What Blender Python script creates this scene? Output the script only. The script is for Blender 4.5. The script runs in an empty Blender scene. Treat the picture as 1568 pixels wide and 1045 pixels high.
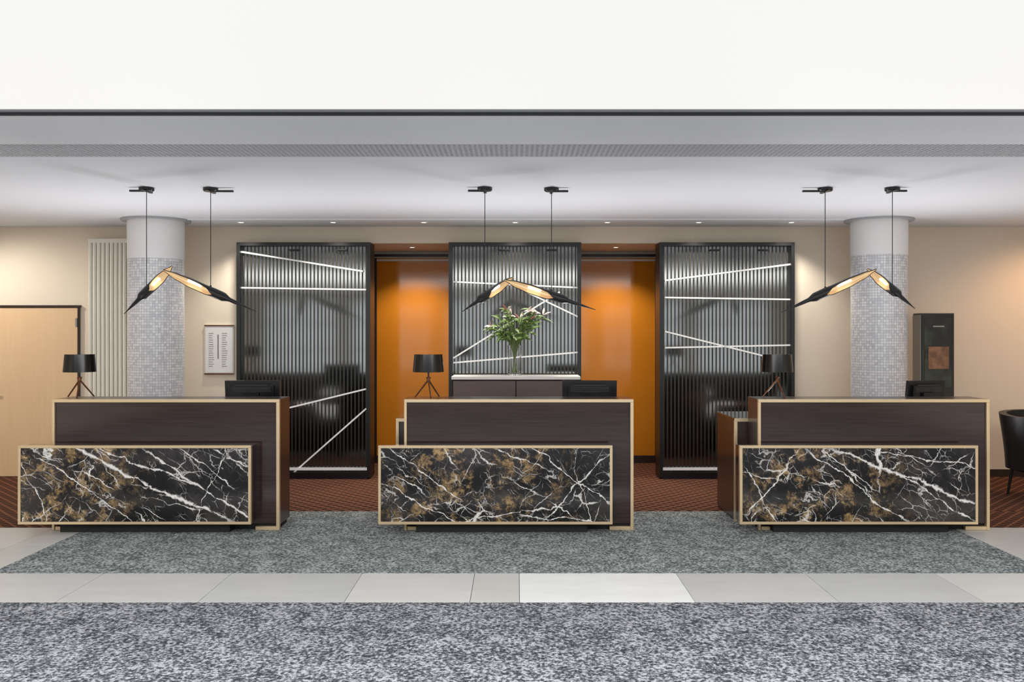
import bpy, math, random
from mathutils import Vector, Matrix
random.seed(7)
F=1377.0; H=1.655; CX=790.0; HY=510.0
def W(px,py,Y): return Vector(((px-CX)*Y/F, Y, H-(py-HY)*Y/F))
def WX(px,Y): return (px-CX)*Y/F
def WZ(py,Y): return H-(py-HY)*Y/F
scene=bpy.context.scene
try:
    scene.view_settings.view_transform='Standard'
    scene.view_settings.look='None'
except Exception as e: print(e)

# ---------------- materials ----------------
def s2l(c):
    return tuple(((x/255)/12.92 if x/255<=0.04045 else ((x/255+0.055)/1.055)**2.4) for x in c)+(1.0,)
class N:
    def __init__(s,name):
        s.mat=bpy.data.materials.new(name); s.mat.use_nodes=True
        s.nt=s.mat.node_tree; s.b=s.nt.nodes['Principled BSDF']
    def new(s,t,**k):
        n=s.nt.nodes.new(t)
        for a,b in k.items(): setattr(n,a,b)
        return n
    def put(s,sock,v):
        if isinstance(v,bpy.types.NodeSocket): s.nt.links.new(v,sock)
        elif v is not None:
            try: sock.default_value=v
            except Exception:
                sock.default_value=tuple(v)[:3]
    def set(s,**k):
        names=dict(color='Base Color',rough='Roughness',metal='Metallic',emit='Emission Color',es='Emission Strength',ior='IOR',trans='Transmission Weight',coat='Coat Weight',coatr='Coat Roughness',alpha='Alpha',normal='Normal',spec='Specular IOR Level')
        for a,b in k.items(): s.put(s.b.inputs[names[a]],b)
        return s
    def coord(s,kind='Object'): return s.new('ShaderNodeTexCoord').outputs[kind]
    def mapping(s,v,loc=(0,0,0),rot=(0,0,0),scale=(1,1,1),typ='POINT'):
        m=s.new('ShaderNodeMapping',vector_type=typ); s.put(m.inputs['Vector'],v)
        m.inputs['Location'].default_value=loc; m.inputs['Rotation'].default_value=rot; m.inputs['Scale'].default_value=scale
        return m.outputs[0]
    def noise(s,v,scale=5,detail=2,rough=0.5,out='Fac',dist=0):
        n=s.new('ShaderNodeTexNoise'); s.put(n.inputs['Vector'],v)
        n.inputs['Scale'].default_value=scale; n.inputs['Detail'].default_value=detail; n.inputs['Roughness'].default_value=rough; n.inputs['Distortion'].default_value=dist
        return n.outputs[out]
    def math(s,op,a,b=None,c=None,clamp=False):
        n=s.new('ShaderNodeMath',operation=op,use_clamp=clamp); s.put(n.inputs[0],a)
        if b is not None: s.put(n.inputs[1],b)
        if c is not None: s.put(n.inputs[2],c)
        return n.outputs[0]
    def rng(s,v,a,b,c=0.0,d=1.0,smooth=True):
        n=s.new('ShaderNodeMapRange',interpolation_type='SMOOTHSTEP' if smooth else 'LINEAR')
        s.put(n.inputs['Value'],v)
        for k,x in (('From Min',a),('From Max',b),('To Min',c),('To Max',d)): s.put(n.inputs[k],x)
        return n.outputs['Result']
    def mix(s,f,a,b,blend='MIX'):
        n=s.new('ShaderNodeMix',data_type='RGBA',blend_type=blend); s.put(n.inputs[0],f); s.put(n.inputs[6],a); s.put(n.inputs[7],b)
        return n.outputs[2]
    def ramp(s,v,stops):
        n=s.new('ShaderNodeValToRGB'); s.put(n.inputs[0],v); e=n.color_ramp.elements
        e[0].position=stops[0][0]; e[0].color=stops[0][1]; e[1].position=stops[-1][0]; e[1].color=stops[-1][1]
        for p,c in stops[1:-1]:
            x=e.new(p); x.color=c
        return n.outputs[0]
    def bump(s,h,strength=0.2,dist=0.01):
        n=s.new('ShaderNodeBump'); s.put(n.inputs['Height'],h); n.inputs['Strength'].default_value=strength; n.inputs['Distance'].default_value=dist
        s.put(s.b.inputs['Normal'],n.outputs[0])
def simple(name,rgb,rough=0.5,metal=0,var=0.06,vs=6,**k):
    m=N(name); c=s2l(rgb)
    n=m.noise(m.coord(),vs,3)
    d=tuple(max(0,x*(1-var)) for x in c[:3])+(1,); e=tuple(min(1,x*(1+var)) for x in c[:3])+(1,)
    m.set(color=m.mix(n,d,e),rough=rough,metal=metal,**k)
    return m.mat
M={}
M['wall']=simple('wall_beige_paint',(240,227,207),0.8,var=0.03,vs=1.5)
M['ceil']=simple('ceiling_plaster',(230,233,240),0.85,var=0.02,vs=1)
M['ceil2']=simple('ceiling_bulkhead_grey',(236,240,246),0.8,var=0.02,vs=1)
M['grille']=simple('vent_grille_grey',(196,199,205),0.7,var=0.02)
M['white']=simple('white_paint',(240,240,240),0.6,var=0.02)
M['black']=simple('black_metal',(20,20,22),0.35)
M['blackg']=simple('black_gloss',(6,6,7),0.12)
M['dark']=simple('dark_void',(14,13,13),0.7)
M['slot']=simple('slot_grey',(168,170,174),0.6)
M['slotd']=simple('slot_dark_grey',(66,68,72),0.6)
M['cream']=simple('radiator_enamel',(242,238,226),0.35,var=0.02)
M['brass']=simple('pale_brass_trim',(228,204,166),0.25,metal=0.55,var=0.05,vs=20)
M['gold']=simple('gold_leaf_glow',(232,200,150),0.38,metal=0.6,var=0.12,vs=30,emit=(1,.78,.5,1),es=0.24)  # emission puts the lamp-lit look into the gold lining
M['copper']=simple('copper_legs',(112,74,52),0.3,metal=0.6)
M['steel']=simple('brushed_steel',(150,150,150),0.3,metal=0.8)
M['leather']=simple('black_leather',(24,24,26),0.45)
M['plastic']=simple('black_plastic',(18,18,20),0.3)
M['plastic2']=simple('grey_plastic',(70,72,76),0.35)
M['paper']=simple('paper_white',(244,244,242),0.7,var=0.02)
M['ink']=simple('ink',(120,120,120),0.7)
M['stripw']=simple('white_enamel_glow_strip',(245,245,242),0.4,var=0.02,emit=(1,1,1,1),es=0.12)  # enamel given slight emission, brightness put into the material
M['trimb']=simple('trim_dark_brown',(48,32,24),0.4)
M['trimw']=simple('trim_white_rail',(225,222,214),0.4)
M['leaf']=simple('lily_leaf',(116,146,76),0.45,var=0.4,vs=25)
M['stem']=simple('lily_stem',(104,128,62),0.5)
M['petal']=simple('lily_petal',(240,226,218),0.5,var=0.08,vs=20)
M['bud']=simple('lily_bud',(186,130,120),0.5,var=0.25,vs=30)
M['tray']=simple('sideboard_white_top',(238,236,232),0.35,var=0.02)
M['drawer']=simple('sideboard_brown_front',(104,88,86),0.3,var=0.08)
def emis(name,rgb,st):
    m=N(name); m.set(color=(0.8,0.8,0.8,1),emit=rgb,es=st); return m.mat
M['glow']=emis('led_warm',(1,.9,.74,1),1.3)
M['dlglow']=emis('downlight_led',(1,.95,.85,1),3)
m=N('luminous_ceiling_membrane'); n=m.noise(m.coord(),0.5,1)
m.set(color=(.1,.1,.1,1),emit=m.mix(n,(1,.99,.965,1),(.98,.985,.97,1)),es=0.88,rough=0.6); M['lum']=m.mat
m=N('clear_glass'); m.set(color=(1,1,1,1),rough=0.02,trans=1.0,ior=1.35); M['glass']=m.mat
m=N('brown_lacquer_wood'); co=m.coord(); v=m.mapping(co,scale=(.7,1.2,26)); n=m.noise(v,2.5,5,0.6)
m.set(color=m.mix(m.rng(n,.3,.7),s2l((48,34,33)),s2l((62,47,46))),rough=0.12,spec=0.5,coat=0.2,coatr=0.05); M['brown']=m.mat
m=N('brown_side_wood'); co=m.coord(); v=m.mapping(co,scale=(8,8,1)); n=m.noise(v,5,5,0.6)
m.set(color=m.mix(n,s2l((48,34,30)),s2l((70,50,42))),rough=0.3,coat=0.2); M['brown2']=m.mat
m=N('door_maple_veneer'); v=m.mapping(m.coord(),scale=(9,9,0.6)); n=m.noise(v,2.5,6,0.6,dist=0.6)
m.set(color=m.mix(n,s2l((232,194,150)),s2l((242,210,170))),rough=0.4); M['door']=m.mat
m=N('orange_backpainted_glass'); n=m.noise(m.coord(),1.2,2)
m.set(color=m.mix(n,s2l((216,132,34)),s2l((222,140,42))),rough=0.07,ior=1.45); M['orange']=m.mat
m=N('smoked_mirror_glass'); n=m.noise(m.coord(),1.5,2); 
m.set(color=m.mix(n,(.19,.195,.19,1),(.24,.245,.24,1)),rough=0.085,metal=1.0); M['mirror']=m.mat
M['slat']=simple('bronze_slat',(62,60,54),0.35,metal=0.4)
def carpet(name,a,b,c,scale,mid=0.5,w=0.09,stretch=(1,1,1)):
    m=N(name); co=m.mapping(m.coord(),scale=stretch)
    n=m.noise(co,scale,3,0.65); n2=m.noise(co,scale*0.1,2,0.5)
    x=m.math('ADD',n,m.math('MULTIPLY',m.math('SUBTRACT',n2,0.5),0.2))
    col=m.ramp(x,[(mid-w,s2l(a)),(mid,s2l(b)),(mid+w,s2l(c))])
    m.set(color=col,rough=0.95,spec=0.1); m.bump(n,0.5,0.005); return m.mat
M['carpet1']=carpet('carpet_speckled_bluegrey',(56,58,63),(112,115,122),(182,184,190),54,w=.108)
M['carpet2']=carpet('carpet_speckled_greengrey',(74,80,81),(126,133,133),(188,194,193),58,w=.115)
m=N('carpet_rust_lattice'); co=m.coord()
def bands(ang):
    v=m.mapping(co,rot=(0,0,ang)); 
    w=m.new('ShaderNodeTexWave',wave_type='BANDS',bands_direction='X'); m.put(w.inputs['Vector'],v); w.inputs['Scale'].default_value=3.6; w.inputs['Distortion'].default_value=0.3
    return w.outputs['Fac']
mx=m.math('MAXIMUM',bands(0.75),bands(-0.75)); nn=m.noise(co,90,2)
f=m.rng(mx,0.8,0.97); col=m.mix(f,s2l((74,48,39)),s2l((146,98,72))); col=m.mix(m.math('MULTIPLY',nn,0.4),col,s2l((58,40,33)))
m.set(color=col,rough=0.95,spec=0.1); M['carpet3']=m.mat
for i,c in enumerate([(204,204,202),(213,213,210),(199,200,199),(242,243,241),(208,208,204)]):
    m=N('stone_tile_%d'%i); v=m.mapping(m.coord(),rot=(0,0,.5),scale=(1,3,1)); n=m.noise(v,2.2,6,0.65)
    d=s2l(tuple(x-14 for x in c)); m.set(color=m.mix(n,d,s2l(tuple(min(255,x+10) for x in c))),rough=0.42); M['tile%d'%i]=m.mat
M['grout']=simple('floor_grout',(120,118,114),0.8)
m=N('column_mosaic'); uv=m.coord('UV'); br=m.new('ShaderNodeTexBrick',offset=0.0,squash=1.0); m.put(br.inputs['Vector'],uv)
br.inputs['Color1'].default_value=s2l((236,236,238)); br.inputs['Color2'].default_value=s2l((192,194,200)); br.inputs['Mortar'].default_value=s2l((172,174,180))
br.inputs['Scale'].default_value=1.0; br.inputs['Mortar Size'].default_value=0.0018; br.inputs['Brick Width'].default_value=0.028; br.inputs['Row Height'].default_value=0.028; br.inputs['Bias'].default_value=-0.2
m.set(color=br.outputs['Color'],rough=0.3); M['mosaic']=m.mat
def marble(name,gx,lines,seed,gw=.75,ga=.85,gt=.49):
    m=N(name); co=m.mapping(m.coord(),loc=(0,0,0),scale=(1,0,1))
    off=m.mapping(co,loc=(seed*3.7,seed*1.3,seed*2.1))
    wc=m.noise(off,3.2,5,0.62,out='Color')
    wv=m.new('ShaderNodeVectorMath',operation='SUBTRACT'); m.put(wv.inputs[0],wc); wv.inputs[1].default_value=(.5,.5,.5)
    ws=m.new('ShaderNodeVectorMath',operation='SCALE'); m.put(ws.inputs[0],wv.outputs[0]); ws.inputs['Scale'].default_value=0.17
    wa=m.new('ShaderNodeVectorMath',operation='ADD'); m.put(wa.inputs[0],off); m.put(wa.inputs[1],ws.outputs[0])
    P=wa.outputs[0]
    wb=m.new('ShaderNodeVectorMath',operation='ADD'); m.put(wb.inputs[0],co); m.put(wb.inputs[1],ws.outputs[0]); PL=wb.outputs[0]
    sx=m.new('ShaderNodeSeparateXYZ'); m.put(sx.inputs[0],co); X=sx.outputs[0]
    vs=[]
    def vor(scale,ang,st,w0,ms,lo,hi):
        v=m.mapping(P,rot=(0,ang,0),scale=(st,1,1),typ='TEXTURE')
        vo=m.new('ShaderNodeTexVoronoi',feature='DISTANCE_TO_EDGE'); m.put(vo.inputs['Vector'],v); vo.inputs['Scale'].default_value=scale
        mask=m.rng(m.noise(off,ms,3),lo,hi)
        wid=m.math('MULTIPLY_ADD',mask,w0,0.0005)
        r=m.math('DIVIDE',vo.outputs['Distance'],wid)
        return m.math('MULTIPLY',m.rng(r,0.2,1.0,1,0),mask)
    vs.append(vor(3.4,0.6,3.2,0.018,3.0,0.42,0.62))
    vs.append(m.math('MULTIPLY',vor(6.0,-0.85,3.4,0.024,4.0,0.45,0.66),0.75))
    vs.append(m.math('MULTIPLY',vor(10.0,0.45,3.4,0.032,5.0,0.44,0.66),0.6))
    vs.append(m.math('MULTIPLY',vor(16.0,1.0,2.2,0.04,6.0,0.46,0.66),0.45))
    brk=m.noise(off,14,5,0.72)
    for (x0,z0,x1,z1,w) in lines:
        dx,dz=x1-x0,z1-z0; L=math.hypot(dx,dz); nx,nz=-dz/L,dx/L; c=nx*x0+nz*z0
        d=m.new('ShaderNodeVectorMath',operation='DOT_PRODUCT'); m.put(d.inputs[0],PL); d.inputs[1].default_value=(nx,0,nz)
        a=m.math('ABSOLUTE',m.math('SUBTRACT',d.outputs['Value'],c))
        wid=m.math('MULTIPLY',m.rng(brk,0.34,0.66,0.15,1.8),w)
        v=m.rng(m.math('DIVIDE',a,wid),0.1,1.0,1,0)
        t=m.new('ShaderNodeVectorMath',operation='DOT_PRODUCT'); m.put(t.inputs[0],PL); t.inputs[1].default_value=(dx/L,0,dz/L)
        tc=(dx/L)*(x0+x1)/2+(dz/L)*(z0+z1)/2
        ta=m.math('ABSOLUTE',m.math('SUBTRACT',t.outputs['Value'],tc))
        v=m.math('MULTIPLY',v,m.rng(ta,L*0.42,L*0.6,1,0.0)); vs.append(v)
    V=vs[0]
    for v in vs[1:]: V=m.math('MAXIMUM',V,v)
    gm=m.rng(m.math('ABSOLUTE',m.math('SUBTRACT',X,gx)),0.2,gw,1,0)
    g=m.noise(P,6.5,8,0.78)
    gf=m.math('MULTIPLY',m.rng(g,gt,gt+.11),m.math('MULTIPLY',gm,ga))
    cl=m.noise(off,2.5,6,0.65)
    base=m.mix(m.rng(cl,0.4,0.8),s2l((20,19,20)),s2l((74,69,68)))
    goldc=m.mix(m.rng(m.noise(P,22,6,0.8),.34,.66),s2l((54,42,32)),s2l((200,166,116)))
    col=m.mix(gf,base,goldc); col=m.mix(m.math('MINIMUM',V,1.0),col,s2l((238,235,232)))
    m.set(color=col,rough=0.12,spec=0.5)
    return m.mat

# ---------------- builder ----------------
class B:
    def __init__(s,name): s.name=name; s.v=[]; s.f=[]; s.mi=[]; s.mats=[]; s.uv={}
    def mk(s,mat):
        mat=M[mat] if isinstance(mat,str) else mat
        if mat not in s.mats: s.mats.append(mat)
        return s.mats.index(mat)
    def face(s,idx,mat,uv=None):
        s.f.append(tuple(idx)); s.mi.append(s.mk(mat))
        if uv: s.uv[len(s.f)-1]=uv
    def box(s,x0,x1,y0,y1,z0,z1,mat,xf=None):
        o=len(s.v); c=[(x0,y0,z0),(x1,y0,z0),(x1,y1,z0),(x0,y1,z0),(x0,y0,z1),(x1,y0,z1),(x1,y1,z1),(x0,y1,z1)]
        s.v+= [Vector(p) if xf is None else xf@Vector(p) for p in c]
        for q in ((0,3,2,1),(4,5,6,7),(0,1,5,4),(1,2,6,5),(2,3,7,6),(3,0,4,7)): s.face([o+i for i in q],mat)
        return s
    def tube(s,pts,rad,mat,n=10,cap=True):
        pts=[Vector(p) for p in pts]
        if not isinstance(rad,(list,tuple)): rad=[rad]*len(pts)
        o=len(s.v); up=None
        for i,p in enumerate(pts):
            d=(pts[min(i+1,len(pts)-1)]-pts[max(i-1,0)]).normalized()
            if up is None: up=d.orthogonal().normalized()
            a=(up-d*up.dot(d)); a=a.normalized() if a.length>1e-6 else d.orthogonal().normalized(); up=a; b=d.cross(a)
            for k in range(n):
                t=2*math.pi*k/n; s.v.append(p+(a*math.cos(t)+b*math.sin(t))*rad[i])
        for i in range(len(pts)-1):
            for k in range(n):
                k2=(k+1)%n; s.face([o+i*n+k,o+i*n+k2,o+(i+1)*n+k2,o+(i+1)*n+k],mat)
        if cap:
            s.face([o+k for k in range(n)][::-1],mat); s.face([o+(len(pts)-1)*n+k for k in range(n)],mat)
        return s
    def lathe(s,cx,cy,prof,mat,n=40,uv=False):
        o=len(s.v)
        for r,z in prof:
            for k in range(n):
                t=2*math.pi*k/n; s.v.append(Vector((cx+r*math.cos(t),cy+r*math.sin(t),z)))
        for i in range(len(prof)-1):
            for k in range(n):
                k2=(k+1)%n; u=None
                if uv:
                    R=max(prof[i][0],.01)*2*math.pi; u=[(R*k/n,prof[i][1]),(R*(k+1)/n,prof[i][1]),(R*(k+1)/n,prof[i+1][1]),(R*k/n,prof[i+1][1])]
                s.face([o+i*n+k,o+i*n+k2,o+(i+1)*n+k2,o+(i+1)*n+k],mat,u)
        return s
    def grid(s,rows,mat,flip=False):
        o=len(s.v); n=len(rows[0])
        for r in rows: s.v+=[Vector(p) for p in r]
        for i in range(len(rows)-1):
            for k in range(n-1):
                q=[o+i*n+k,o+i*n+k+1,o+(i+1)*n+k+1,o+(i+1)*n+k]
                s.face(q[::-1] if flip else q,mat)
    def done(s,bevel=0,origin=None,smooth=True,rot=None):
        xs=[p.x for p in s.v]; ys=[p.y for p in s.v]; zs=[p.z for p in s.v]
        o=Vector(origin) if origin is not None else Vector(((min(xs)+max(xs))/2,(min(ys)+max(ys))/2,min(zs)))
        me=bpy.data.meshes.new(s.name); me.from_pydata([p-o for p in s.v],[],s.f)
        for m in s.mats: me.materials.append(m)
        for i,p in enumerate(me.polygons): p.material_index=s.mi[i]; p.use_smooth=smooth
        if s.uv:
            ul=me.uv_layers.new(name='UVMap')
            for i,p in enumerate(me.polygons):
                if i in s.uv:
                    for li,u in zip(p.loop_indices,s.uv[i]): ul.data[li].uv=u
        me.update()
        if smooth: me.set_sharp_from_angle(angle=math.radians(32))
        ob=bpy.data.objects.new(s.name,me); ob.location=o
        if rot: ob.rotation_euler=(0,0,rot)
        scene.collection.objects.link(ob)
        if bevel:
            bv=ob.modifiers.new('bevel','BEVEL'); bv.width=bevel; bv.segments=2; bv.limit_method='ANGLE'; bv.angle_limit=math.radians(40)
        return ob
def slab(name,*a): return B(name).box(*a).done(smooth=False)

# ---------------- room shell ----------------
WY=10.3; CZ=2.87; XL,XR=-7.5,7.5; RY=-5.0; NB=11.4; NZ=2.68; NXW=3.15
slab('floor',XL-.2,XR+.2,RY-.2,NB+.3,-0.12,0,'grout')
t=B('floor_stone_tiles'); Y0,Y1=5.49,6.16
js=[XL]+[WX(p,6.16) for p in (-640,-440,-240,-40,160,355,555,727,795,1035,1232,1430,1630,1830,2030)]+[XR]
js=[j for j in js if XL<=j<=XR]
for i in range(len(js)-1):
    mid=(js[i]+js[i+1])/2; k=3 if (WX(795,6.16)-.01)<mid<(WX(1035,6.16)+.01) else [0,2,1,4,0][i%5]
    t.box(js[i]+.002,js[i+1]-.002,Y0,Y1-.002,0,.006,'tile%d'%k)
CXL,CXR=-3.6,3.68
for sx0,sx1 in ((XL,CXL),(CXR,XR)):
    y=Y1
    while y<7.6:
        x=sx0; 
        while x<sx1-.01:
            x2=min(x+.9,sx1); t.box(x+.002,x2-.002,y+.002,min(y+.72,7.6)-.002,0,.006,'tile%d'%random.choice([0,1,2,4])); x=x2
        y+=.72
t.done(smooth=False)
slab('floor_carpet_foreground',XL,XR,RY,Y0-.002,0,.007,'carpet1')
slab('floor_carpet_runner',CXL,CXR,Y1,8.29,0,.007,'carpet2')
slab('floor_carpet_reception',XL,XR,8.29,WY,0,.006,'carpet3')
slab('floor_carpet_side_a',XL,CXL,7.6,8.29,0,.006,'carpet3')
slab('floor_carpet_side_b',CXR,XR,7.6,8.29,0,.006,'carpet3')
slab('floor_carpet_recess',-NXW,NXW,WY,NB,0,.006,'carpet3')
slab('wall_back_west',XL,-NXW,WY,WY+.15,0,CZ,'wall')
slab('wall_back_east',NXW,XR,WY,WY+.15,0,CZ,'wall')
slab('wall_back_header',-NXW,NXW,WY,WY+.15,NZ,CZ,'wall')
slab('wall_recess_west',-NXW-.1,-NXW,WY+.15,NB,0,NZ,'wall')
slab('wall_recess_east',NXW,NXW+.1,WY+.15,NB,0,NZ,'wall')
slab('wall_recess_back',-NXW-.1,NXW+.1,NB+.03,NB+.15,0,NZ+.1,'wall')
w=B('wall_recess_orange_panels')
for a,b in ((-3.1,-1.86),(-1.85,-.45),(-.44,.44),(.45,1.85),(1.86,3.1)): w.box(a,b,NB-.01,NB+.03,.1,2.6,'orange')
w.done(smooth=False)
w=B('trim_recess'); w.box(-NXW,NXW,NB-.03,NB+.03,2.62,2.65,'trimb'); w.box(-NXW,NXW,NB-.035,NB+.02,2.56,2.585,'trimw'); w.box(-NXW,NXW,NB-.03,NB+.02,0.0,.1,'trimb')
w.box(1.76,1.79,NB-.04,NB-.01,.1,2.6,'trimb'); w.box(-1.79,-1.76,NB-.04,NB-.01,.1,2.6,'trimb'); w.done(smooth=False)
slab('ceiling_recess',-NXW-.1,NXW+.1,WY+.15,NB+.15,NZ,NZ+.1,'white')
slab('wall_left',XL-.15,XL,RY,WY,0,CZ,'wall')
slab('wall_right',XR,XR+.15,RY,WY,0,CZ,'wall')
w=B('wall_rear'); w.box(XL,XR,RY-.2,RY,0,.45,'wall'); w.box(XL,XR,RY-.2,RY,2.6,CZ,'wall')
wins=[]; x=XL
while x<XR-.1:
    w.box(x,x+.35,RY-.2,RY,.45,2.6,'wall'); wins.append((x+.35,min(x+2.45,XR))); x+=2.45
w.done(smooth=False)
for i,(a,b) in enumerate(wins):
    if b-a<.3: continue
    k=B('window_%d'%(i+1))
    for xx in (a,a+(b-a)*.25,(a+b)/2-.025,a+(b-a)*.75,b-.05): k.box(xx,xx+.05,RY-.14,RY-.08,.45,2.6,'black')
    for zz in (.45,1.15,1.9,2.55): k.box(a,b,RY-.14,RY-.08,zz,zz+.05,'black')
    k.done(smooth=False)
GY0,GY1=5.79,6.2; SY0,SY1=4.88,5.02
slab('ceiling',XL,XR,GY1,WY+.15,CZ,CZ+.12,'ceil')
slab('ceiling_lobby',XL,XR,-5.2,-2.0,CZ,CZ+.12,'ceil')
slab('ceiling_grey_strip',XL,XR,SY1,GY0,CZ,CZ+.12,'ceil2')
B('ceiling_slot').box(XL,XR,SY0,SY1,CZ+.012,CZ+.05,'slot').box(XL,XR,SY1-.02,SY1,CZ-.004,CZ+.01,'slotd').box(XL,XR,SY0,SY0+.02,CZ-.004,CZ+.01,'slot').done(smooth=False)
slab('ceiling_luminous',XL,XR,-2.0,SY0,CZ,CZ+.06,'lum')
g=B('ceiling_vent_grille'); g.box(XL,XR,GY0,GY1,CZ+.05,CZ+.12,'dark')
x=XL
while x<XR: g.box(x,x+.018,GY0,GY1,CZ+.001,CZ+.01,'grille'); x+=.034
for i in range(13):
    y=GY0+i*(GY1-GY0-.012)/12; g.box(XL,XR,y,y+.014,CZ,CZ+.01,'grille')
g.done(smooth=False)
tr=B('trim_ceiling_track'); tr.box(-3.5,3.5,9.58,9.61,CZ-.012,CZ,'ceil2'); tr.box(-3.5,3.5,9.63,9.65,CZ-.006,CZ,'trimb'); tr.done(smooth=False)
slab('baseboard_back_west',-4.93,-NXW,WY-.015,WY,.006,.09,'trimb')
slab('baseboard_back_east',NXW,XR,WY-.015,WY,.006,.09,'trimb')

# ---------------- door ----------------
d=B('door_1'); dx=WX(125,WY); dw=1.02; z=WZ(468,WY)
d.box(dx-dw,dx-.03,WY-.03,WY-.001,.012,z-.03,'door')
d.box(dx-dw-.03,dx,WY-.045,WY-.001,z-.025,z,'trimb'); d.box(dx-.028,dx-.012,WY-.045,WY-.001,.006,z-.025,'trimb'); d.box(dx-dw-.03,dx-dw,WY-.045,WY-.001,.006,z-.025,'trimb')
for zz in (1.72,.3): d.tube([(dx-.035,WY-.05,zz),(dx-.035,WY-.05,zz+.1)],.012,'steel')
d.tube([(dx-dw+.03,WY-.09,1.02),(dx-dw+.12,WY-.09,1.02)],.01,'steel'); d.tube([(dx-dw+.03,WY-.03,1.02),(dx-dw+.03,WY-.09,1.02)],.01,'steel')
d.done(bevel=.003)

# ---------------- radiator ----------------
r=B('vertical_radiator'); x0=WX(139,10.2); zt=WZ(366,10.2)
for i in range(13):
    x=x0+i*.0485; r.tube([(x,10.19,.16),(x,10.19,zt-.02)],.0215,'cream',n=14); r.tube([(x,10.24,.16),(x,10.24,zt-.02)],.022,'cream',n=8)
r.box(x0-.02,x0+12*.0485+.02,10.17,10.26,zt-.05,zt,'cream'); r.box(x0-.02,x0+12*.0485+.02,10.17,10.26,.14,.19,'cream')
for xx in (x0+.05,x0+.5): r.tube([(xx,10.22,.006),(xx,10.22,.15)],.01,'cream'); 
for zz in (.5,2.3): r.box(x0+.1,x0+.14,10.24,WY-.001,zz,zz+.04,'cream')
r.done(bevel=.004)

# ---------------- columns ----------------
for px,pz in ((238,395),(1347,389)):
    cy=9.68; X=WX(px,9.66); R=41*9.66/F; zs=WZ(pz,9.4)
    c=B('mosaic_column'); c.lathe(X,cy,[(R,.006),(R,zs)],'mosaic',n=64,uv=True); c.lathe(X,cy,[(R,zs),(R+.004,zs),(R+.004,CZ-.02)],'white',n=64)
    c.lathe(X,cy,[(R+.004,CZ-.02),(R+.065,CZ-.02),(R+.07,CZ-.001)],'slot',n=64); c.done()

# ---------------- notice ----------------
n=B('framed_notice'); a,b=WX(313,10.28),WX(358,10.28); z0,z1=WZ(574,10.28),WZ(498,10.28)
n.box(a,b,WY-.02,WY,z0,z1,'trimw'); n.box(a,b,WY-.03,WY-.02,z1-.014,z1,'copper'); n.box(a,b,WY-.03,WY-.02,z0,z0+.014,'copper')
n.box(a+.012,b-.012,WY-.024,WY-.02,z0+.02,z1-.02,'paper')
n.box(a+.152,a+.164,WY-.026,WY-.024,z0+.18,z1-.11,'ink')
for i in range(16):
    zz=z1-.1-i*.025; n.box(a+.05,a+.05+random.uniform(.04,.065),WY-.026,WY-.024,zz,zz+.005,'ink'); n.box(a+.2,a+.2+random.uniform(.04,.075),WY-.026,WY-.024,zz,zz+.005,'ink')
n.done()

# ---------------- slatted screens ----------------
PY=10.12
def screen(pa,pb,lines):
    a,b=WX(pa,PY),WX(pb,PY); z0=.02; z1=NZ-.006; s=B('slatted_screen_panel'); fw=.038; yb=PY+.3
    s.box(a,a+fw,PY,yb,z0,z1,'black'); s.box(b-fw,b,PY,yb,z0,z1,'black'); s.box(a+fw,b-fw,PY,yb,z1-fw,z1,'black'); s.box(a+fw,b-fw,PY,yb,z0-.012,z0+.06,'black')
    s.box(a+fw,b-fw,PY+.08,PY+.1,z0+.06,z1-fw,'mirror'); s.box(a+fw,b-fw,yb-.02,yb,z0+.06,z1-fw,'dark')
    n=34; iw=(b-a-2*fw)
    for i in range(n):
        x=a+fw+(i+.5)*iw/n; s.box(x-.0078,x+.0078,PY+.075,PY+.0795,z0+.06,z1-fw,'slat')
    for (xa,ya,xb,yb2) in lines:
        A=W(xa,ya,PY+.05); Bp=W(xb,yb2,PY+.05); dd=(Bp-A); L=dd.length; ang=math.atan2(dd.z,dd.x)
        A.x=max(A.x,a+fw+.002); 
        mt=Matrix.Translation(A)@Matrix.Rotation(-ang,4,'Y'); s.box(0,L*.995,-.006,.006,-.0085,.0085,'stripw',xf=mt)
    s.box(a+fw,b-fw,PY+.03,PY+.045,z0+.08,z0+.11,'stripw')
    for q in (.38,.74):
        s.box(a+(b-a)*q,a+(b-a)*q+.12,PY+.03,PY+.044,z1-fw-.05,z1-fw-.035,'black')
    return s.done()
screen(362,567,[(369,386,556,416),(369,441,561,444),(369,643,561,596),(450,724,561,626)])
screen(687,890,[(694,432,886,441),(694,549,858,447),(694,556,886,540),(770,430,886,486)])
screen(1010,1217,[(1018,430,1211,405),(1018,456,1211,459),(1018,508,1175,547),(1018,533,1211,529)])

# ---------------- sideboard ----------------
SYb=9.62; s=B('sideboard'); a,b=WX(691,SYb),WX(889,SYb); zt=WZ(577,SYb)
s.box(a,b,SYb,SYb+.42,zt-.035,zt,'tray'); s.box(a+.01,b-.01,SYb+.02,SYb+.41,.1,zt-.035,'brown')
mid=(a+b)/2
for q0,q1 in ((a+.02,mid-.004),(mid+.004,b-.02)):
    s.box(q0,q1,SYb+.005,SYb+.02,zt-.24,zt-.05,'drawer'); s.box(q0,q1,SYb+.005,SYb+.02,.12,zt-.25,'drawer'); s.box((q0+q1)/2-.06,(q0+q1)/2+.06,SYb-.015,SYb+.005,zt-.5,zt-.488,'steel')
s.box(a+.05,b-.05,SYb+.06,SYb+.38,.006,.1,'dark'); s.done(bevel=.004)

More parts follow.
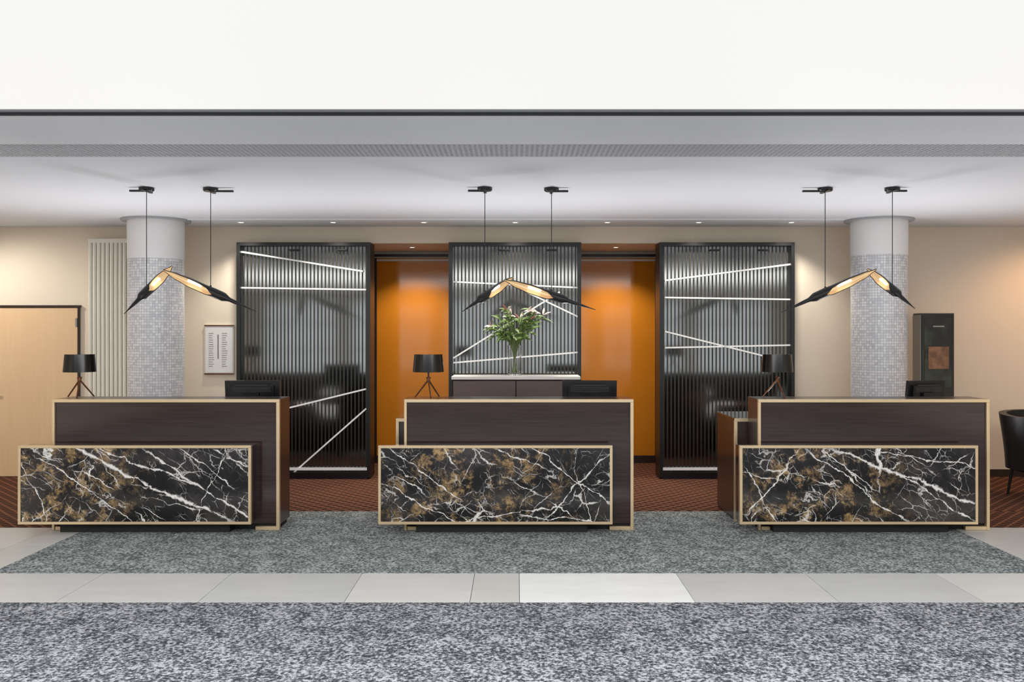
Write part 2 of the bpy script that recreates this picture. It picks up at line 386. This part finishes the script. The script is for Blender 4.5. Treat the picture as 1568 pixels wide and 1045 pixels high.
# ---------------- vase of lilies ----------------
f=B('lily_vase'); vx,vy=WX(788,9.8),9.82; vz=zt+.001; vr=.074; vh=.33
f.lathe(vx,vy,[(.001,vz),(vr-.006,vz),(vr,vz+.01),(vr*.94,vz+vh*.5),(vr*1.08,vz+vh),(vr*1.08-.006,vz+vh),(vr*.94-.006,vz+vh*.5),(vr-.008,vz+.02),(.001,vz+.02)],'glass',n=32)
def leaf(base,dirv,L,wd,mat,curl=.25,n=6):
    d=Vector(dirv).normalized(); side=d.cross(Vector((0,-.6,1))); side=side.normalized() if side.length>.1 else Vector((1,0,0)); nn=side.cross(d)
    rows=[]
    for i in range(n+1):
        t=i/n; c=Vector(base)+d*L*t-Vector((0,0,1))*curl*L*t*t; ww=wd*math.sin(math.pi*min(1,max(.04,t*.93+.05)))
        rows.append([c-side*ww+nn*ww*.35,c,c+side*ww+nn*ww*.35])
    f.grid(rows,mat)
tips=[]
for i in range(17):
    an=2*math.pi*i/17*5+random.uniform(-.3,.3); rr=random.uniform(.06,.3); hh=random.uniform(.36,.52)-(rr*.6)
    top=Vector((vx+.02+math.cos(an)*rr*1.15,vy+math.sin(an)*rr*.55,vz+vh+hh*.95)); bot=Vector((vx-math.cos(an)*.03,vy-math.sin(an)*.03,vz+.03)); neck=Vector((vx+math.cos(an)*.04,vy+math.sin(an)*.04,vz+vh))
    pts=[bot,bot.lerp(neck,.5),neck,neck.lerp(top,.5)+Vector((0,0,.03)),top]; f.tube(pts,.0045,'stem',n=6); tips.append((top,an))
    for k in range(7):
        q=neck.lerp(top,random.uniform(.15,1)); a2=an+random.uniform(-1.5,1.5); leaf(q,(math.cos(a2),math.sin(a2)*.8-.2,random.uniform(.0,1.0)),random.uniform(.1,.18),random.uniform(.014,.022),'leaf',curl=random.uniform(.1,.7))
for i,(tp,an) in enumerate(tips):
    if i%5==0:
        for k in range(6):
            a2=k*math.pi/3; leaf(tp+Vector((0,-.03,0)),(math.cos(a2),math.sin(a2)-.3,.6),.09,.02,'petal',curl=.45)
        for k in range(4): f.tube([tp,tp+Vector((math.cos(k*1.6)*.02,math.sin(k*1.6)*.02-.04,.06))],.002,'bud',n=5)
    elif i%4 in (1,3):
        for k in range(2):
            d=Vector((math.cos(an+k),math.sin(an+k)*.5-.3,random.uniform(.3,1))).normalized(); q=tp+d*.01
            f.tube([q,q+d*.03,q+d*.06,q+d*.09],[.004,.012,.012,.002],'bud' if (i+k)%3==0 else 'petal',n=8)
f.done()

# ---------------- reception desks ----------------
DY=7.5; BD=.34; Z0=.008
def desk(pl,pr,ml,mr,mm):
    x0,x1=WX(pl,DY),WX(pr,DY); zt=WZ(612,DY); s=B('reception_desk'); tw=.026
    s.box(x0+.004,x1-.004,DY+.012,DY+BD,.06,zt-.02,'brown'); s.box(x0+.02,x1-.02,DY+.04,DY+BD-.02,Z0,.06,'dark')
    s.box(x1-.004,x1-.001,DY+.03,DY+BD,.05,zt-.02,'brown2'); s.box(x0+.001,x0+.004,DY+.03,DY+BD,.05,zt-.02,'brown2')
    s.box(x0,x1,DY-.008,DY+.03,zt-tw,zt,'brass'); s.box(x0,x0+tw*.8,DY-.008,DY+.03,Z0,zt-tw,'brass'); s.box(x1-tw,x1,DY-.008,DY+.03,Z0,zt-tw,'brass')
    s.box(x1-.2,x1-tw,DY-.004,DY+.03,Z0,Z0+.03,'brass'); s.box(x0+tw,x0+.1,DY-.004,DY+.03,Z0,Z0+.03,'brass')
    s.box(x0,x1,DY+.03,DY+BD,zt-.02,zt,'brown2')
    MY=7.33; a,b=WX(ml,MY),WX(mr,MY); za,zb=WZ(804,MY),WZ(683,MY); mw=.022
    s.box(a+.01,b-.01,MY+.02,DY+.012,za+.01,zb-.01,'brown'); s.box(a+mw,b-mw,MY+.004,MY+.02,za+mw,zb-mw,mm)
    s.box(a,b,MY,MY+.04,zb-mw,zb,'brass'); s.box(a,b,MY,MY+.04,za,za+mw,'brass'); s.box(a,a+mw,MY,MY+.04,za+mw,zb-mw,'brass'); s.box(b-mw,b,MY,MY+.04,za+mw,zb-mw,'brass')
    s.box(a+.3,b-.2,MY+.09,DY+.03,Z0,za+.01,'dark')
    wx0=x0-.115; wy=DY+BD+.01; wz=.908
    s.box(wx0+.004,wx0+.62,wy+.01,wy+.68,.02,wz-.02,'brown2'); s.box(wx0,wx0+.62,wy,wy+.69,wz-.02,wz,'brown')
    s.box(wx0,x0+.05,wy-.012,wy+.02,wz-.03,wz,'brass'); s.box(wx0,wx0+tw,wy-.012,wy+.02,Z0,wz-.03,'brass'); s.box(wx0+.03,wx0+.6,wy+.05,wy+.6,Z0,.02,'dark')
    s.box(wx0+.62,x1-.36,wy-.01,wy+.66,.70,.74,'brown'); s.box(x1-.40,x1-.36,wy-.01,wy+.62,Z0,.70,'brown2')
    return s.done(bevel=.003,origin=((x0+x1)/2,DY,0))
def L(lines,cx):
    return [(WX(a,7.33)-cx,WZ(b,7.33),WX(c,7.33)-cx,WZ(d,7.33),w) for a,b,c,d,w in lines]
specs=[(80,428,27,384,-.8,[(110,688,345,795,.014),(150,690,300,745,.009),(225,695,385,800,.010),(330,690,383,715,.006),(30,700,70,790,.005),(300,790,350,690,.004),(200,800,60,700,.005)],.85,.85,.475),
       (619,970,579,938,-.4,[(815,688,935,770,.007),(935,690,840,790,.007),(700,800,860,775,.008),(585,745,700,800,.006),(800,790,936,800,.007),(880,690,905,800,.004),(600,688,700,760,.005),(760,688,840,720,.005)],1.15,.9,.5),
       (1161,1515,1133,1498,-.55,[(1280,688,1495,775,.015),(1240,690,1385,800,.008),(1150,785,1225,690,.006),(1340,690,1495,720,.006),(1140,720,1190,800,.005),(1380,730,1490,798,.006)],.95,.85,.5)]
for i,(pl,pr,ml,mr,gx,ln,gw,ga,gt) in enumerate(specs):
    cx=(WX(pl,DY)+WX(pr,DY))/2
    desk(pl,pr,ml,mr,marble('marble_black_gold_%d'%i,gx,L(ln,cx),i+1.3,gw,ga,gt))

# ---------------- table lamps ----------------
DT=WZ(612,DY)+.0005
for px in (122,656,1190):
    Y=7.67; X=WX(px,Y); s=B('tripod_table_lamp')
    zs=WZ(570,Y); ze=WZ(543,Y)
    s.lathe(X,Y,[(.133,zs),(.120,ze),(.001,ze+.001)],'blackg',n=40); s.lathe(X,Y,[(.001,ze-.004),(.117,ze-.004),(.130,zs),(.133,zs)],'gold',n=40)
    s.tube([(X,Y,zs-.06),(X,Y,ze-.02)],.007,'black'); s.lathe(X,Y,[(.001,zs-.085),(.014,zs-.08),(.014,zs-.05),(.006,zs-.045)],'copper',n=16)
    for k in range(3):
        a=math.radians(-90+15+k*120); top=Vector((X-math.cos(a)*.018,Y-math.sin(a)*.018,zs-.045)); ft=Vector((X+math.cos(a)*.12,Y+math.sin(a)*.12,DT+.006)); s.tube([top,ft],[.008,.006],'copper',n=8)
    s.done()

# ---------------- monitors ----------------
for pa,pb,rot in ((346,429,.0),(864,941,.0),(1382,1448,.35)):
    Y=8.12; X=(WX(pa,Y)+WX(pb,Y))/2; wd=.49 if rot==0 else .42; hh=wd/2; zt2=WZ(583,Y); s=B('computer_monitor')
    tilt=Matrix.Translation((X,Y,zt2-.3))@Matrix.Rotation(.12,4,'X')
    s.box(-hh,hh,0,.03,0,.3,'plastic',xf=tilt); s.box(-hh+.015,hh-.015,.03,.032,.015,.285,'blackg',xf=tilt)
    s.box(-hh*.8,hh*.8,-.025,0,.06,.26,'plastic',xf=tilt); s.box(-.07,.07,-.05,-.02,.1,.2,'plastic',xf=tilt)
    for k in range(4): s.box(-hh*.7,hh*.7,-.0275,-.024,.205+k*.012,.209+k*.012,'plastic2',xf=tilt)
    s.box(-hh*.6,hh*.6,-.0275,-.024,.262,.268,'plastic2',xf=tilt)
    s.box(X-.03,X+.03,Y-.045,Y-.02,.75,zt2-.15,'plastic'); s.box(X-.11,X+.11,Y-.1,Y+.1,.742,.755,'plastic')
    s.done(bevel=.004,rot=rot)

# ---------------- pendants ----------------
def interp(t,pts):
    for (a,b),(c,d) in zip(pts,pts[1:]):
        if a<=t<=c:
            u=(t-a)/(c-a); u=u*u*(3-2*u); return b+(d-b)*u
    return pts[-1][1]
RP=[(0,.003),(.28,.017),(.36,.038),(.5,.040),(.7,.042),(.85,.032),(1,.008)]
OP=[(0,0),(.44,0),(.54,62),(.62,80),(1,88)]
def arm(s,P0,P1):
    d=P1-P0; Ln=d.length; d=d.normalized(); o=Vector((0,-1,-.6)); o=(o-d*o.dot(d)).normalized(); q=d.cross(o)
    ro,ri=[],[]; n=40; mm=20
    for i in range(n+1):
        t=i/n; c=P0+d*Ln*t; r=interp(t,RP); a=math.radians(interp(t,OP))+.001
        A,I=[],[]
        for k in range(mm+1):
            ph=a+(2*math.pi-2*a)*k/mm; dr=o*math.cos(ph)+q*math.sin(ph); cc=c+o*(r*.35*(a/1.6)); A.append(cc+dr*r); I.append(cc+dr*max(.001,r-.006))
        ro.append(A); ri.append(I)
    s.grid(ro,'black'); s.grid(ri,'gold',flip=True)
    s.grid([[a[0] for a in ro],[b[0] for b in ri]],'black'); s.grid([[a[-1] for a in ro],[b[-1] for b in ri]],'black')
    g0=P0+d*Ln*.6-o*.012; g1=P0+d*Ln*.74-o*.012; s.tube([g0,g1],.011,'glow',n=8)
def pendant(c1,c2,tailL,apexL,tailR,apexR,yL,yR,bar1,bar2):
    s=B('pendant_lamp'); Y=7.54
    P0=W(*tailL,Y-yL); P1=W(*apexL,Y+yL); Q0=W(*tailR,Y-yR); Q1=W(*apexR,Y+yR)
    arm(s,P0,P1); arm(s,Q0,Q1)
    for cpx,A,Bq,br in ((c1,P0,P1,bar1),(c2,Q0,Q1,bar2)):
        best=None
        for i in range(101):
            p=A.lerp(Bq,i/100); px=CX+F*p.x/p.y
            if best is None or abs(px-cpx)<best[0]: best=(abs(px-cpx),p)
        p=best[1]; s.tube([p+Vector((0,0,.02)),(p.x,p.y,CZ-.02)],.0032,'black',n=6)
        s.lathe(p.x,p.y,[(.001,CZ-.03),(.055,CZ-.03),(.062,CZ-.02),(.062,CZ-.001)],'black',n=24)
        s.box(min(p.x,p.x+br),max(p.x,p.x+br),p.y-.012,p.y+.012,CZ-.035,CZ-.02,'black'); s.box(p.x-.012,p.x+.012,p.y-.1,p.y+.1,CZ-.035,CZ-.022,'black')
        s.tube([p+Vector((0,0,.0)),p+Vector((0,0,.05))],.008,'black',n=8)
    s.done()
pendant(224,323,(190,481),(264,408),(393,478),(250,414),.22,.04,-.14,.19)
pendant(742,844,(706,479),(786,425),(912,475),(772,429),.22,.04,-.14,.14)
pendant(1264,1366,(1196,479),(1342,413),(1401,473),(1328,412),.04,.22,-.19,.12)

# ---------------- totem sign ----------------
s=B('display_totem'); Y=9.65; a,b=WX(1411,Y),WX(1461,Y); zt=WZ(480,Y)
s.box(a,b,Y,Y+.2,.05,zt,'plastic2'); s.box(a+.008,b-.008,Y-.006,Y,.08,zt-.012,'blackg'); s.box(a-.04,b+.04,Y-.05,Y+.25,.006,.05,'black')
mpost=N('poster_print'); gn=mpost.noise(mpost.coord(),5,4); mpost.set(color=mpost.mix(mpost.rng(gn,.4,.7),s2l((18,22,22)),s2l((58,66,54))),rough=0.3)
morg=N('poster_orange'); gn=morg.noise(morg.coord(),12,3); morg.set(color=morg.mix(morg.rng(gn,.3,.7),s2l((112,78,56)),s2l((160,114,80))),rough=0.35)
s.box(a+.03,b-.03,Y-.009,Y-.006,zt-.8,zt-.05,mpost.mat); s.box(a+.07,b-.06,Y-.012,Y-.009,zt-.6,zt-.36,morg.mat); s.box(a+.12,b-.11,Y-.012,Y-.009,zt-.15,zt-.135,'steel')
s.box(a-.012,a-.006,Y,Y+.19,.06,zt-.02,'steel')
s.done(bevel=.004)

# ---------------- armchair ----------------
s=B('tub_armchair'); Y=8.95; X=WX(1541,8.9)+.42
rows=[];rin=[]
for i in range(9):
    z=.3+.53*i/8; R=.36+.06*(i/8)**1.5; A=[];I=[]
    for k in range(33):
        a=math.radians(-50+280*k/32); zz=z if i<8 else z+.03*math.sin(math.radians(max(0,min(180,(k-4)*180/24))))
        A.append((X+R*math.cos(a),Y+R*math.sin(a)*.95,zz)); I.append((X+(R-.07)*math.cos(a),Y+(R-.07)*math.sin(a)*.95,zz))
    rows.append(A);rin.append(I)
s.grid(rows,'leather'); s.grid(rin,'leather',flip=True); s.grid([rows[-1],rin[-1]],'leather'); s.grid([rin[0],rows[0]],'leather')
s.grid([[r[0] for r in rows],[r[0] for r in rin]],'leather'); s.grid([[r[-1] for r in rin],[r[-1] for r in rows]],'leather')
s.lathe(X,Y-.03,[(.001,.28),(.30,.28),(.33,.31),(.33,.42),(.30,.46),(.001,.47)],'leather',n=32)
for dx,dy in ((-.22,-.2),(.22,-.2),(-.22,.2),(.22,.2)): s.tube([(X+dx*1.15,Y+dy*1.15,.008),(X+dx,Y+dy,.3)],[.012,.018],'black')
s.done()

# ---------------- lights ----------------
def spot(name,loc,energy,col,size=95,blend=.7,target=None,soft=.05):
    l=bpy.data.lights.new(name,'SPOT'); l.energy=energy; l.color=col; l.spot_size=math.radians(size); l.spot_blend=blend; l.shadow_soft_size=soft
    o=bpy.data.objects.new(name,l); o.location=loc
    if target is not None: o.rotation_euler=(Vector(target)-Vector(loc)).to_track_quat('-Z','Y').to_euler()
    scene.collection.objects.link(o)
def dl(x,y,z,energy,col=(1,.93,.82),size=110,tgt=None):
    s=B('recessed_downlight'); s.lathe(x,y,[(.028,z-.001),(.045,z-.004),(.05,z-.0005)],'white',n=24); s.lathe(x,y,[(.001,z-.0015),(.028,z-.001)],'dlglow',n=24); s.done()
    spot('downlight_beam',(x,y,z-.02),energy,col,size,target=tgt or (x,y,0))
for px in (369,510,649,789,930,1070,1212):
    x=WX(px,9.9); dl(x,9.9,CZ,58,tgt=(x,10.14,0))
for x in (WX(631,10.8),WX(943,10.8)): dl(x,10.8,NZ,66,(1,.91,.78),120,tgt=(x,11.0,0))
dl(-6.2,9.2,CZ,100,(1,.94,.84),130,tgt=(-5.4,10.2,0.3))  # extra fixture added out of view to brighten the left wall
dl(6.3,9.3,CZ,75,(1,.6,.33),130,tgt=(6.0,10.2,0.3))  # extra fixture added out of view to warm the right wall
for x in (-4.1,-2.8,-.6,.6,2.8,4.1):
    spot('ceiling_fill_spot',(x,8.8,.6),92,(1,.985,.98),150,1.0,target=(x*1.1,7.2,2.87),soft=.22)  # added spots, unseen behind the desks, to brighten the ceiling
def area(name,loc,sx,sy,energy,col,rot):
    l=bpy.data.lights.new(name,'AREA'); l.shape='RECTANGLE'; l.size=sx; l.size_y=sy; l.energy=energy; l.color=col
    o=bpy.data.objects.new(name,l); o.location=loc; o.rotation_euler=rot; scene.collection.objects.link(o)
area('window_daylight',(0,RY-.35,1.5),15,2.4,130,(.93,.96,1),(math.radians(92),0,0))
area('floor_fill_area',(0,1.0,CZ-.02),12,4,620,(1,.99,.975),(0,0,0))  # added fill, out of view under the luminous ceiling, to brighten the floor
wd=bpy.data.worlds.new('world'); scene.world=wd; wd.use_nodes=True
wd.node_tree.nodes['Background'].inputs[0].default_value=(.85,.92,1,1); wd.node_tree.nodes['Background'].inputs[1].default_value=0.8

# ---------------- camera ----------------
cd=bpy.data.cameras.new('camera'); cd.sensor_width=36; cd.lens=F/1568*36; cd.shift_x=-(CX-784)/1568; cd.shift_y=-(522.7-HY)/1568; cd.clip_start=.05
co=bpy.data.objects.new('camera',cd); co.location=(0,0,H); co.rotation_euler=(math.radians(90),0,0); scene.collection.objects.link(co); scene.camera=co
